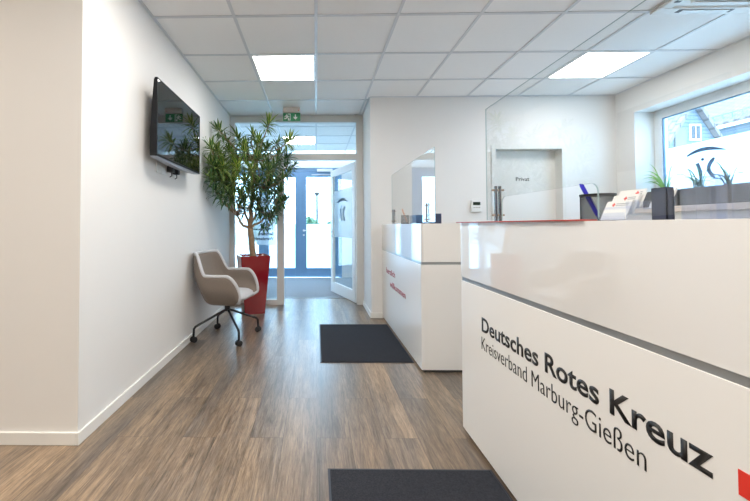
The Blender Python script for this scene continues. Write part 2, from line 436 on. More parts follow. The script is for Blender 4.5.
# brush-stroke emblem on the film; local x = -Y (as read from inside), local y = Z
def emblem(name, o, ux, s, mat, parent):
    bm = bmesh.new(); A = frame_M(o, ux, (0, 0, 1))
    def stroke(pts, ws):
        up = []; dn = []
        for i, p in enumerate(pts):
            a = pts[max(i - 1, 0)]; b = pts[min(i + 1, len(pts) - 1)]
            dx, dy = b[0] - a[0], b[1] - a[1]; l = math.hypot(dx, dy)
            nx, ny = -dy / l, dx / l
            up.append((s * (p[0] + nx * ws[i]), s * (p[1] + ny * ws[i]))); dn.append((s * (p[0] - nx * ws[i]), s * (p[1] - ny * ws[i])))
        prism(bm, dn + up[::-1], .0015, A)
    n = 12
    stroke([(-.5 + i / n, .36 + .12 * math.sin(PI * (i / n) ** .9)) for i in range(n + 1)], [.012 + .042 * math.sin(PI * min(1, .1 + i / n * .9)) for i in range(n + 1)])
    stroke([(-.22 + .09 * math.sin(PI * i / 8 * .6), .12 - .46 * i / 8) for i in range(9)], [.046] * 8 + [.02])
    stroke([(.22 - .15 * math.sin(PI * i / 8), .20 - .54 * i / 8) for i in range(9)], [.03] + [.052] * 7 + [.02])
    prism(bm, [(s * (-.08 + .045 * math.cos(a * PI / 5)), s * (.20 + .045 * math.sin(a * PI / 5))) for a in range(10)], .0015, A)
    return obj(name, bm, mat, parent)
emblem('emblem', (3.955, 3.74, 1.735), (0, -1, 0), .37, M['filmlogo'], wr)

# Privat door
dr = struct_root('door_3')
bm = bmesh.new()
fo = .045
for a in ((DX0 - fo, DX0 + .0, YB - .012, YB - .0005, 0, DZ + .03), (DX1, DX1 + fo - .015, YB - .012, YB - .0005, 0, DZ + .03), (DX0, DX1, YB - .012, YB - .0005, DZ, DZ + .03), (DX0 + .0005, DX0 + .012, YB - .012, YB + .16, 0, DZ - .012), (DX1 - .012, DX1 - .0005, YB - .012, YB + .16, 0, DZ - .012), (DX0 + .0005, DX1 - .0005, YB - .012, YB + .16, DZ - .012, DZ - .0005)): box(bm, *a)

obj('door_frame', bm, M['steel'], dr, kind='structure')
obj('door_leaf', B(DX0 + .012, DX1 - .012, YB + .12, YB + .16, .005, DZ - .012), M['steel'], dr)
bm = bmesh.new(); box(bm, DX0 + .012, DX0 + .02, YB + .10, YB + .12, .0, DZ - .012)
obj('hinge_gap_strip', bm, M['black'], dr)  # black strip drawn for the dark gap at the left jamb
text('lettering', 'Privat', .17, .050, frame_M((2.535, YB + .1195, 1.70), (1, 0, 0), (0, 0, 1)), M['letter'], dr, bold=.012)
bm = bmesh.new(); lathe(bm, [(.026, 0), (.026, -.01), (.01, -.012), (.01, -.045)], 16, (DX0 + .09, YB + .12, 1.05), 'Y')
tube(bm, [(DX0 + .09, YB + .075, 1.05), (DX0 + .21, YB + .075, 1.05)], .009)
obj('door_handle', bm, M['chrome'], dr)

# glazed partition between hall and vestibule
pr = struct_root('window_1')
P0, P1 = YP, YP + .07
JX0, JX1 = -.569, -.469      # mullion
RX = .583                    # inner face of the right jamb
bm = bmesh.new()
for a in ((XL, XL + .07, 0, ZC), (RX, XREC, 0, ZC), (XL + .07, RX, 2.645, ZC), (XL + .07, RX, 2.095, 2.184), (JX0, JX1, 0, 2.095), (XL + .07, JX0, 0, .075)):
    box(bm, a[0], a[1], P0, P1, a[2], a[3])
obj('window_frame', bm, M['partframe'], pr, kind='structure')
obj('window_pane', B(XL + .07, JX0, P0 + .03, P0 + .038, .075, 2.095), M['pane'], pr)
obj('transom_pane', B(XL + .07, RX, P0 + .03, P0 + .038, 2.184, 2.645), M['pane'], pr)
obj('frosted_film', B(XL + .075, JX0 - .02, P0 + .0395, P0 + .041, .86, 1.60), film('thin_frost', (.80, .88, .95), .62, .7), pr)
lines = [('Empfang', 1.305, .165), ('Toiletten', 1.155, .20), ('Trainingsraum', 1.085, .33), ('Seminare', 1.02, .22), ('Wartebereich', .95, .305)]
for i, (s, z, wd) in enumerate(lines):
    text('lettering', s, wd, .046 if 'p' not in s.lower()[1:] else .052, frame_M((-.622, P0 + .0285, z - .02), (-1, 0, 0), (0, 0, 1)), M['bluetext'], pr, bold=.028)

# open inner door, hinged on the right jamb, swung into the vestibule
od = struct_root('door_1', (RX + .005, P1 + .03, 0))
W = 1.02; ang = math.atan2(6.33 - (P1 + .03), .27 - (RX + .005))
od.rotation_euler = (0, 0, ang)
bm = bmesh.new(); t = .022; st = .105; H0, H1 = .01, 2.085
for a in ((0, st, H0, H1), (W - st, W, H0, H1), (st, W - st, H0, H0 + .17), (st, W - st, H1 - .11, H1)):
    box(bm, a[0], a[1], -t, t, a[2], a[3], bev=.003)
obj('door_frame', bm, M['doorframe'], od, kind='structure')
obj('door_pane', B(st, W - st, -.004, .004, H0 + .17, H1 - .11), M['pane'], od)
bm = bmesh.new(); box(bm, st, W - st, .005, .0065, .95, 1.72)
obj('frosted_film', bm, film('door_frost', (.92, .96, .98), .70, .9), od)
emblem('emblem', (W / 2, .0072, 1.36), (-1, 0, 0), .42, M['filmlogo'], od)
bm = bmesh.new()
for s in (-1, 1):
    lathe(bm, [(.024, s * t), (.024, s * (t + .008)), (.009, s * (t + .01)), (.009, s * (t + .04))], 14, (W - .055, 0, 1.04), 'Y')
    tube(bm, [(W - .055, s * (t + .045), 1.04), (W - .18, s * (t + .045), 1.04)], .009)
    lathe(bm, [(.018, s * t), (.018, s * (t + .008))], 14, (W - .055, 0, .96), 'Y')
obj('door_handle', bm, M['chrome'], od)
bm = bmesh.new()
for z in (.3, 1.05, 1.8): tube(bm, [(-.002, -.026, z), (-.002, -.026, z + .11)], .008)
obj('hinge', bm, M['chrome'], od)

# entrance doors (aluminium)
en = struct_root('door_2')
bm = bmesh.new(); E0, E1 = YE, YE + .07
def fr(x0, x1, z0, z1): box(bm, x0, x1, E0, E1, z0, z1, bev=.004)
fr(VX0, .56, 2.335, 2.41); fr(VX0, VX0 + .07, 0, 2.335); fr(.50, .56, 0, 2.335); fr(-1.27, -1.17, 0, 2.335); fr(VX0 + .07, -1.27, 0, .19); fr(VX0 + .07, -1.27, 2.25, 2.335)
obj('door_frame', bm, M['alu'], en, kind='structure')
for nm, x0, x1 in (('a', -1.169, -.3405), ('b', -.3405, .498)):
    lf = bpy.data.objects.new('door_leaf', None); COL.objects.link(lf); lf.parent = en
    bm = bmesh.new(); q0, q1 = YE + .005, YE + .065
    a = .122
    for s in ((x0, x0 + a, .01, 2.33), (x1 - a, x1, .01, 2.33), (x0 + a, x1 - a, .01, .205), (x0 + a, x1 - a, 2.21, 2.33)):
        box(bm, s[0], s[1], q0, q1, s[2], s[3], bev=.003)
    obj('leaf_frame', bm, M['alu'], lf, kind='structure')
    obj('leaf_pane', B(x0 + a, x1 - a, YE + .03, YE + .038, .205, 2.21), M['pane'], lf)
    obj('frosted_film', B(x0 + a, x1 - a, YE + .0275, YE + .0285, .205, 1.17), M['film'], lf)
obj('window_pane', B(VX0 + .07, -1.27, YE + .03, YE + .038, .19, 2.25), M['pane'], en)
bm = bmesh.new()
lathe(bm, [(.024, -.005), (.024, -.013), (.009, -.015), (.009, -.05)], 14, (-.275, YE, 1.03), 'Y'); tube(bm, [(-.275, YE - .05, 1.03), (-.145, YE - .05, 1.03)], .011)
lathe(bm, [(.02, -.005), (.02, -.013)], 14, (-.275, YE, .93), 'Y')
obj('door_handle', bm, M['plastic'], en)
bm = bmesh.new(); box(bm, .02, .36, YE - .06, YE, 2.32, 2.38, bev=.006); box(bm, -.10, .40, YE - .035, YE - .015, 2.245, 2.262, bev=.003)
obj('door_closer', bm, M['plastic'], en)

# ------------------------------------------------------------------ ceiling fixtures
def light_panel(k, j, label):
    x, y = cell(k, j)
    e = thing('ceiling_light', label, 'ceiling light', (x + T / 2, y + T / 2, ZC), 0, 'recessed square light panels')
    bm = bmesh.new(); a = T / 2 - .0125; b = a - .014
    for s in ((-a, a, -a, -b), (-a, a, b, a), (-a, -b, -b, b), (b, a, -b, b)): box(bm, *s, -.001, .03)
    obj('frame', bm, M['plastic'], e)
    obj('diffuser', B(-b, b, -b, b, .004, .02), M['panel'], e)
light_panel(-1, 1, 'bright square light panel in the corridor ceiling near the exit sign')
light_panel(4, 1, 'bright square light panel in the ceiling above the reception, near the window')
light_panel(-1, 6, 'square light panel in the ceiling behind the glass above the inner door')

ac = thing('air_conditioner', 'white ceiling cassette air conditioner with slotted vents above the reception', 'air conditioner', (2.865, 2.385, ZC))
h = .355
bm = bmesh.new()
for s in ((-h, h, -h, -.27), (-h, h, .27, h), (-h, -.27, -.27, .27), (.27, h, -.27, .27)): box(bm, *s, -.022, -.001, bev=.006)
box(bm, -.27, .27, -.27, .27, -.010, -.001)
obj('panel', bm, M['plastic'], ac)
for i in range(13): obj('slat', B(-.19, .19, -.185 + i * .03, -.173 + i * .03, -.022, -.012), M['acgrey'], ac)
bm = bmesh.new()
for s in ((-.20, .20, -.205, -.195), (-.20, .20, .195, .205), (-.205, -.195, -.2, .2), (.195, .205, -.2, .2)): box(bm, *s, -.026, -.010, bev=.002)
obj('grille_frame', bm, M['plastic'], ac)
for i in range(4):
    R4 = Matrix.Rotation(i * PI / 2, 4, 'Z')
    obj('air_slot', B(-.20, .20, .285, .325, -.0235, -.0215, M=R4), M['black'], ac)
    obj('louvre', B(-.17, .17, .289, .321, -.027, -.023, bev=.001, M=R4), M['plastic'], ac)

# exit sign
sg = thing('exit_sign', 'green emergency exit sign with running figure and down arrow under the ceiling', 'exit sign', (-.33, 4.9, ZC))
obj('housing', B(-.118, .118, -.03, .03, -.070, -.001, bev=.006), pbr('sign_housing', (.62, .57, .53), .5), sg)
obj('indicator', B(.088, .100, -.033, -.029, -.05, -.038), M['red'], sg)
obj('sign_plate', B(-.118, .118, -.006, .006, -.182, -.072, bev=.003), M['signgreen'], sg)
A = frame_M((-.112, -.0065, -.178), (1, 0, 0), (0, 0, 1))
bm = bmesh.new()
S = .1
def pg(p): prism(bm, [(x * S, y * S) for x, y in p], .0015, A)
pg([(.62, .05), (.98, .05), (.98, .95), (.62, .95), (.62, .86), (.89, .86), (.89, .14), (.62, .14)])       # doorway
pg([(.46 + .07 * math.cos(a * PI / 5), .86 + .07 * math.sin(a * PI / 5)) for a in range(10)])               # head
pg([(.36, .76), (.56, .74), (.60, .46), (.42, .42)]); pg([(.42, .50), (.60, .46), (.80, .30), (.76, .10), (.66, .12), (.66, .26)])
pg([(.42, .50), (.52, .38), (.34, .22), (.10, .22), (.10, .32), (.30, .33)]); pg([(.36, .76), (.20, .62), (.14, .46), (.22, .46), (.30, .58), (.42, .64)])
pg([(.54, .74), (.70, .62), (.82, .66), (.80, .56), (.66, .52), (.54, .62)])
pg([(1.56, .86), (1.70, .86), (1.70, .46), (1.88, .56), (1.88, .40), (1.63, .14), (1.38, .40), (1.38, .56), (1.56, .46)])
obj('pictogram', bm, M['signwhite'], sg)

# ------------------------------------------------------------------ TV, sockets
tv = thing('television', 'large black flat-screen television mounted high on the left corridor wall', 'television', (XL, 3.03, 1.645))
y0, y1, z1 = -.475, .475, .565; xs = .127
bm = bmesh.new(); prism(bm, [(.07, .002), (xs - .012, .002), (xs - .012, z1 - .006), (xs - .030, z1 - .006), (.07, .20)], (y1 - y0) - .02, frame_M((0, y1 - .01, 0), (1, 0, 0), (0, 0, 1)))
obj('body', bm, M['bezel'], tv)
bm = bmesh.new(); q = .009
for s in ((y0, y1, 0, .016), (y0, y1, z1 - q, z1), (y0, y0 + q, .016, z1 - q), (y1 - q, y1, .016, z1 - q)): box(bm, xs - .022, xs, *s, bev=.002)
obj('bezel', bm, M['bezel'], tv)
obj('screen', B(xs - .014, xs - .003, y0 + q, y1 - q, .016, z1 - q), M['screen'], tv)
bm = bmesh.new(); n = 16
pl = [(y0 + .01 + (y1 - y0 - .02) * i / n, -.003 - .020 * math.sin(PI * i / n)) for i in range(n + 1)]
prism(bm, pl + [(y1 - .01, .004), (y0 + .01, .004)], .05, frame_M((xs - .055, 0, 0), (0, 1, 0), (0, 0, 1)))
obj('lower_trim', bm, M['silver'], tv)
bm = bmesh.new(); box(bm, .001, .012, -.14, .14, .16, .42); box(bm, .012, .10, -.12, -.08, .18, .30); box(bm, .012, .10, .08, .12, .18, .30)
obj('wall_bracket', bm, M['blackmetal'], tv)

def socket(y, z, label):
    e = thing('wall_socket', label, 'socket', (XL, y, z), 0, 'sockets below the television')
    obj('cover_plate', B(.0005, .010, -.041, .041, -.041, .041, bev=.003), M['plastic'], e)
    bm = bmesh.new(); lathe(bm, [(.021, .0105), (.021, .0125), (.017, .0125), (.016, .0112), (0, .0112)], 20, (0, 0, 0), 'X')
    obj('insert', bm, M['plastic'], e)
    return e
socket(2.86, 1.605, 'white wall socket below the television, the one without any plug')
socket(2.945, 1.605, 'white wall socket below the television, next to the black power plugs')
def adapter(y, z, s, label):
    e = thing('socket_plug', label, 'power plug', (XL + .012, y, z))
    obj('body', B(.0005, .05, -.03 * s, .03 * s, -.022, .03 * s, bev=.006), M['black'], e)
    bm = bmesh.new(); tube(bm, [(.03, 0, .02), (.032, .005, .08), (.03, .012, .12)], .004, 6); tube(bm, [(.03, 0, -.02), (.03, .004, -.05), (.012, .006, -.06)], .004, 6)
    obj('cable', bm, M['black'], e)
adapter(3.03, 1.615, 1.0, 'black power plug under the television, the wider one beside the white sockets')
adapter(3.14, 1.612, .8, 'smaller black power plug under the television, farther along the wall')

# thermostat
th = thing('thermostat', 'small white wall thermostat with dark display on the back wall', 'thermostat', (1.972, YB, 1.375))
obj('housing', B(-.062, .062, -.030, -.0005, -.072, .072, bev=.006), M['plastic'], th)
obj('display', B(-.045, .045, -.0315, -.0300, .012, .052), M['lcd'], th)
for i in range(3): obj('button', B(-.04 + i * .03, -.02 + i * .03, -.0325, -.0300, -.022, -.012), M['acgrey'], th)

# ------------------------------------------------------------------ reception desks
XC = .8153; HN = 1.158; G0, G1 = .836, .857
def desk(name, label, ya, yb, gloss):
    e = thing(name, label, 'reception desk', (XC, ya, 0))
    L = yb - ya; D = .36
    obj('lower_panel', B(0, .02, 0, L, .022, G0, bev=.0015), M['white'], e)
    for a in (0, L - .019): obj('end_panel', B(.02, D, a, a + .019, .022, G0, bev=.001), M['white'], e)
    obj('shadow_gap', B(.004, D - .004, .004, L - .004, G0, G1), M['gap'], e)
    bm = bmesh.new(); box(bm, 0, .02, 0, L, G1, HN, bev=.0012); 
    obj('upper_panel', bm, M['gloss'], e)
    for a in (0, L - .019): obj('upper_end_panel', B(.02, D, a, a + .019, G1, HN - .001, bev=.001), M['white'], e)
    obj('upper_back_panel', B(.34, D, .019, L - .019, G1, HN - .02), M['white'], e)
    obj('counter_top', B(.02, D, .019, L - .019, HN - .019, HN - .001), M['white'], e)
    obj('plinth', B(.025, D - .02, .012, L - .012, 0, .022), M['toe'], e)
    obj('worktop', B(D, D + .62, 0, L, .715, .74, bev=.002), M['white'], e)
    for a in (.02, L - .045): obj('desk_leg', B(D, D + .60, a, a + .025, 0, .715), M['white'], e)
    return e
dk = desk('reception_desk', 'large white reception desk with black lettering and red cross in front', -.25, 2.07, True)
df = desk('reception_desk', 'smaller white reception desk with red welcome lettering, beyond the large desk', 2.858, YB - .002, True)
def on_desk(e, name, s, yl, yr, z0, h, mat, bold, label=None):
    """lettering on the front: from world y=yl (left) to yr"""
    ya = e.location.y
    return text(name, s, yl - yr, h, frame_M((-.0002, yl - ya, z0), (0, -1, 0), (0, 0, 1)), mat, e, bold=bold, label=label)
on_desk(dk, 'lettering', 'Deutsches Rotes Kreuz', 1.818, .772, .622, .070, M['letter'], .018, 'bold black lettering, upper line')
on_desk(dk, 'lettering', 'Kreisverband Marburg-Gießen', 1.822, .926, .515, .081, M['letter'], -.010, 'thin black lettering, lower line')
bm = bmesh.new(); c = .048
A = frame_M((-.0002, .727 - .074 + .25, .650), (0, -1, 0), (0, 0, 1)); s = .0245; l = .074
prism(bm, [(-s, -l), (s, -l), (s, -s), (l, -s), (l, s), (s, s), (s, l), (-s, l), (-s, s), (-l, s), (-l, -s), (-s, -s)], .0012, A)
o = obj('cross_emblem', bm, M['red'], dk); o['label'] = 'red cross'
on_desk(df, 'lettering', 'herzlich', 4.26, 3.80, .595, .062, M['crimson'], .012, 'red lettering, upper line')
on_desk(df, 'lettering', 'willkommen', 4.06, 3.36, .468, .062, M['crimson'], .012, 'red lettering, lower line')

# red plate on the near desk's far end
tag(obj('red_plate', B(XC - .012, XC + .040, 1.12, 2.105, HN + .0002, HN + .0050, bev=.001), M['redplate']), 'thin red plate lying flat on the far end of the large desk', 'plate')

# hygiene screens
def screen(name, label, ya, yb, ztop, hole, clamps, XS):
    e = thing(name, label, 'protective screen', (XS, 0, HN))
    z0, z1 = .012, ztop - HN; th = .005
    out = [(ya, z0)]
    if hole:
        ha, hb_, hz = hole
        out += [(ha, z0), (ha, hz - .03)] + [(ha + .03 - .03 * math.cos(t), hz - .03 + .03 * math.sin(t)) for t in (.4, .8, 1.2)] + [(ha + .03, hz), (hb_ - .03, hz)] + \
               [(hb_ - .03 + .03 * math.sin(t), hz - .03 + .03 * math.cos(t)) for t in (.4, .8, 1.2)] + [(hb_, hz - .03), (hb_, z0)]
    out += [(yb, z0), (yb, z1), (ya, z1)]
    bm = bmesh.new(); prism(bm, out, th, frame_M((0, 0, 0), (0, 1, 0), (0, 0, 1)))
    bm.normal_update()
    for f in bm.faces: f.material_index = 0 if abs(f.normal.x) > .9 else 1
    obj('clear_sheet', bm, [M['sheet'], M['sheetedge']], e)
    for y in clamps:
        k = bpy.data.objects.new('clamp', None); COL.objects.link(k); k.parent = e
        for a in (-.013, .006): obj('clamp_bar', B(a, a + .012, y - .006, y + .006, 0.0005, .175, bev=.002), M['chrome'], k)
        for z in (.035, .155):
            bm = bmesh.new(); tube(bm, [(-.026, y, z), (.032, y, z)], .0045, 8)
            obj('clamp_screw', bm, M['brass'], k)
    return e
screen('protective_screen', 'tall clear hygiene screen with pass-through slot on the large desk', -.2, 1.870, 1.740, (1.137, 1.72, .120), (1.758, .2), .870)
screen('protective_screen', 'clear hygiene screen on the smaller desk, mirroring the bright entrance', 2.87, 4.50, 1.763, None, (3.07, 4.40), .932)

# ---- things on the near desk
def pen_cup(x, y, z, label, pen_mat, pen_label, lean=(.035, .055), pen_h=.148, r=.05, col='mesh'):
    e = thing('pen_cup', label, 'pen cup', (x, y, z))
    bm = bmesh.new(); n = 46
    for k in range(n):
        a0 = 2 * PI * k / n
        for sgn in (1, -1):
            pts = []
            for i in range(7):
                a = a0 + sgn * i / 6 * .9; pts.append((r * .985 * math.cos(a), r * .985 * math.sin(a), .004 + .094 * i / 6))
            tube(bm, pts, .0010, 3, cap=False)
    obj('wire_mesh', bm, M['mesh'], e)
    bm = bmesh.new(); lathe(bm, [(r - .003, .096), (r + .002, .096), (r + .002, .103), (r - .003, .103), (r - .003, .096)], 28)
    obj('rim', bm, M['mesh'], e)
    bm = bmesh.new(); lathe(bm, [(r, .0005), (r, .006), (0, .006)], 28)
    obj('base', bm, M['mesh'], e)
    p = thing('pen', pen_label, 'pen', (x, y, z + .010))
    b = Vector((lean[0], lean[1], 0)); tp = Vector((-lean[0] * .6, -lean[1] * .6, 0))
    return e, p
e, p = pen_cup(1.06, 1.385, HN, 'black wire mesh pen cup on the large desk behind the screen', M['blue'], 'thick blue ballpoint pen leaning in the black mesh cup', r=.054)
bm = bmesh.new(); a = Vector((-.012, -.022, .004)); b = Vector((-.034, .036, .134))
d = (b - a)
tube(bm, [a, a + d * .06, a + d * .1, a + d * .97, b], [.002, .005, .0072, .0072, .005], 12)
obj('barrel', bm, M['blue'], p)
bm = bmesh.new(); tube(bm, [a + d * .80 + Vector((-.009, -.006, .001)), a + d * .995 + Vector((-.009, -.006, .001)), b], .003, 8)
obj('clip', bm, M['blue'], p)

# leaflet holder with tiers
hd = thing('leaflet_holder', 'clear acrylic tiered leaflet stand on the large desk beside the pen cup', 'leaflet stand', (.99, 1.235, HN))
TI = [(.0, 0, .004), (.020, -.004, .024), (.040, -.008, .044), (.050, -.112, .040)]
for dx, dy, dz in TI:
    bm = bmesh.new()
    w_ = .055 if dy > -.1 else .045
    box(bm, dx - .004, dx - .002, dy - w_, dy + w_, dz - .003, dz + .024); box(bm, dx - .002, dx + .024, dy - w_, dy + w_, dz - .003, dz - .001)
    obj('tier', bm, M['clear'], hd)
obj('side_panel', B(.0, .085, -.060, -.057, .0005, .062), M['clear'], hd)
obj('side_panel', B(.03, .052, -.162, -.159, .0005, .090), M['navy'], hd)
for i, lab in enumerate(('lowest and frontmost of the row', 'second in the row', 'third, highest of the row', 'one apart from the row')):
    dx, dy, dz = TI[i]
    e = thing('leaflet', 'white leaflet with red cross in the acrylic stand, ' + lab, 'leaflet', (.99 + dx, 1.235 + dy, HN + dz - .0005), 0, 'white leaflets in the acrylic stand')
    Rt = Matrix.Rotation(math.radians(24), 4, 'Y'); hgt = (.070, .070, .066, .066)[i]; w_ = .051 if i < 3 else .032
    obj('card', B(-.0015, .0035, -w_, w_, .0015, hgt, M=Matrix.Translation((.002, 0, 0)) @ Rt), M['paper'], e)
    if i == 3: continue
    Q = Matrix.Translation((.002, 0, 0)) @ Rt
    bm = bmesh.new(); A = Q @ frame_M((-.0016, .018 - .02 * i, hgt - .014), (0, -1, 0), (0, 0, 1)); s, l = .0022, .0064
    prism(bm, [(-s, -l), (s, -l), (s, -s), (l, -s), (l, s), (s, s), (s, l), (-s, l), (-s, s), (-l, s), (-l, -s), (-s, -s)], .0006, A)
    obj('red_cross', bm, M['red'], e)
    for z in (hgt - .011, hgt - .017):
        obj('print', B(-.0022, -.0016, -.04 + .0 * i, .008 - .02 * i, z - .0012, z + .0012, M=Q), M['greytext'], e)

bxx = thing('card_box', 'dark blue-grey plastic box on the large desk, right of the leaflets', 'box', (1.010, .0, HN))
bm = bmesh.new(); y0, y1 = 1.052, 1.099
box(bm, -.010, .010, y0, y0 + .003, .0005, .096); box(bm, -.010, .010, y1 - .003, y1, .0005, .096); box(bm, -.010, -.007, y0, y1, .0005, .096); box(bm, .007, .010, y0, y1, .0005, .096); box(bm, -.010, .010, y0, y1, .0005, .004)
obj('box_shell', bm, M['smoke'], bxx)
obj('divider', B(-.007, .007, 1.068, 1.070, .004, .085), M['navy'], bxx)

def acrylic_box(y0, y1, h, label):
    e = tag(bpy.data.objects.new('acrylic_holder', None), label, 'acrylic holder', 'empty clear acrylic holders'); COL.objects.link(e); e.location = (1.02, 0, HN)
    q = .003
    obj('side_wall', B(-.02, .02, y0, y0 + q, .0005, h), M['clear'], e); obj('side_wall', B(-.02, .02, y1 - q, y1, .0005, h), M['clear'], e)
    obj('front_wall', B(-.02, -.017, y0 + q, y1 - q, .0005, h * .75), M['clear'], e)
    obj('back_wall', B(.017, .02, y0 + q, y1 - q, .0005, h), M['clear'], e)
    obj('base', B(-.017, .017, y0 + q, y1 - q, .0005, .004), M['clear'], e)
acrylic_box(.935, 1.012, .118, 'empty clear acrylic holder on the large desk next to the dark box')
acrylic_box(.79, .925, .112, 'empty clear acrylic holder on the large desk, near the picture edge')

# ---- things on the far desk
e, p = pen_cup(1.04, 4.28, HN, 'small dark pen cup on the smaller desk behind the screen', M['orange'], 'orange pencil leaning out of the cup on the smaller desk', r=.045)
bm = bmesh.new(); a = Vector((.02, -.028, .004)); b = Vector((-.02, .05, .165)); d = b - a
tube(bm, [a, a + d * .08, b], [.001, .0075, .0075], 6)
obj('barrel', bm, M['orange'], p)
def tray(x, y, w, dpt, h, label, mat):
    e = thing('letter_tray', label, 'letter tray', (x, y, HN), 0, 'letter trays on the smaller desk')
    bm = bmesh.new(); q = .004
    box(bm, 0, w, -dpt, -dpt + q, .0005, h); box(bm, 0, q, -dpt + q, 0, .0005, h); box(bm, w - q, w, -dpt + q, 0, .0005, h); box(bm, q, w - q, -dpt + q, 0, .0005, .005)
    box(bm, q, w - q, -dpt + q, 0, h * .5, h * .5 + .004)
    obj('shell', bm, mat, e)
    obj('paper', B(.01, w - .01, -dpt + .008, -.005, .006, h * .35), M['paper'], e)
tray(1.00, 3.92, .11, .26, .088, 'dark blue letter tray beside the orange pencil cup on the smaller desk', M['navy'])
tray(.995, 3.30, .10, .10, .088, 'dark blue letter tray behind the screen clamp near the corner of the smaller desk', M['navy'])

# ------------------------------------------------------------------ floor mats
def mat_(x0, x1, y0, y1, label):
    e = thing('floor_mat', label, 'floor mat', ((x0 + x1) / 2, (y0 + y1) / 2, 0), 0, 'dark floor mats in front of the desks')
    a, b = (x1 - x0) / 2, (y1 - y0) / 2; w = .011
    obj('pile', B(-a + w, a - w, -b + w, b - w, .0005, .009, bev=.002), M['mat'], e)
    bm = bmesh.new()
    for s in ((-a, a, -b, -b + w), (-a, a, b - w, b), (-a, -a + w, -b + w, b - w), (a - w, a, -b + w, b - w)): box(bm, *s, .0005, .005)
    obj('rubber_edge', bm, M['matedge'], e)
mat_(.030, .812, 3.06, 4.22, 'dark blue-grey floor mat in front of the smaller desk')
mat_(.050, .812, .50, 1.735, 'black floor mat in front of the large desk with lettering')

# ------------------------------------------------------------------ chair
ch = thing('swivel_chair', 'taupe fabric bucket armchair on black four-legged base with castors, by the left wall', 'chair', (-.920, 3.76, 0), math.radians(-8))
def ss(t): t = max(0, min(1, t)); return t * t * (3 - 2 * t)
NS = 48
ctrl = [(.235, .285), (.13, .31), (0, .315), (-.12, .30), (-.20, .25), (-.24, .16), (-.255, .0)]
ctrl = ctrl + [(x, -y) for x, y in ctrl[-2::-1]]
def outline(t):
    f = t * (len(ctrl) - 1); i = min(int(f), len(ctrl) - 2); u = f - i
    P = [Vector(ctrl[max(min(i + k, len(ctrl) - 1), 0)]) for k in (-1, 0, 1, 2)]
    return .5 * ((2 * P[1]) + (-P[0] + P[2]) * u + (2 * P[0] - 5 * P[1] + 4 * P[2] - P[3]) * u * u + (-P[0] + 3 * P[1] - 3 * P[2] + P[3]) * u ** 3)
def rim_h(t):
    s = min(t, 1 - t)                # 0 at arm front, .5 at back centre
    h = .455 + .20 * math.sin(PI / 2 * min(1, s / .10)) ** .8
    h += .205 * ss((s - .235) / .085)
    return h
def shell_pt(t, v):
    o = outline(t); h = rim_h(t)
    s = min(t, 1 - t)
    zb = .385
    k = .70 + .30 * math.sin(PI / 2 * min(1, v * 1.5)) ** 1.0
    x, y = o.x * k + .01 * (1 - k), o.y * k
    back = ss((s - .22) / .14)
    x -= back * .045 * max(0, v) ** 1.3
    y *= 1 - .10 * back * ss((v - .5) / .5)
    z = zb + (h - zb) * v
    return Vector((x, y, z))
NV = 9
bm = bmesh.new(); grid = []
for i in range(NS + 1):
    grid.append([bm.verts.new(shell_pt(i / NS, j / NV)) for j in range(NV + 1)])
for i in range(NS):
    for j in range(NV): bm.faces.new((grid[i][j], grid[i + 1][j], grid[i + 1][j + 1], grid[i][j + 1]))
# bowl underside
cen = bm.verts.new((0, 0, .365))
mid = [bm.verts.new(Vector((g[0].co.x * .8, g[0].co.y * .8, .370))) for g in grid]
for i in range(NS):
    bm.faces.new((grid[i][0], mid[i], mid[i + 1], grid[i + 1][0])); bm.faces.new((mid[i], cen, mid[i + 1]))
bm.faces.new((grid[0][0], grid[NS][0], mid[NS], mid[0])); bm.faces.new((mid[0], mid[NS], cen))
sh = obj('shell', bm, M['fabric'], ch, smooth='all')
md = sh.modifiers.new('thick', 'SOLIDIFY'); md.thickness = .032; md.offset = 0; md.use_even_offset = False
md = sh.modifiers.new('sub', 'SUBSURF'); md.levels = 1; md.render_levels = 1
bm = bmesh.new()
pts = [shell_pt(i / 96, 1.0) + Vector((0, 0, .006)) for i in range(97)]
lo = [shell_pt(0, v) for v in (.0, .25, .5, .75)]; hi = [shell_pt(1, v) for v in (.75, .5, .25, .0)]
tube(bm, lo + pts + hi, .0165, 8)
obj('piping', bm, M['fabriclight'], ch, smooth='all')['label'] = 'pale grey edge band'
# cushion
bm = bmesh.new(); cs = []
def cush(x, y):
    return
prof = []
NC = 40
for lvl, (k, z) in enumerate(((.86, .40), (.98, .415), (1.0, .435), (.97, .462), (.86, .475), (.5, .482))):
    ring = []
    for i in range(NC):
        a = 2 * PI * i / NC
        ca, sa = math.cos(a), math.sin(a)
        x = .235 * math.copysign(abs(ca) ** .6, ca) * k + .015; y = .225 * math.copysign(abs(sa) ** .6, sa) * k
        z2 = z - (.015 * ss((x - .15) / .12) if lvl > 2 else 0)
        ring.append(bm.verts.new((x, y, z2)))
    cs.append(ring)
for a, b in zip(cs, cs[1:]):
    for i in range(NC): bm.faces.new((a[i], a[(i + 1) % NC], b[(i + 1) % NC], b[i]))
bm.faces.new(cs[0][::-1]); bm.faces.new(cs[-1])
obj('seat_cushion', bm, M['fabriclight'], ch, smooth='all')['label'] = 'light grey seat cushion'
bm = bmesh.new(); lathe(bm, [(.028, .27), (.028, .34), (.07, .345), (.09, .36), (.09, .37)], 20)
obj('column', bm, M['blackmetal'], ch, smooth=True)
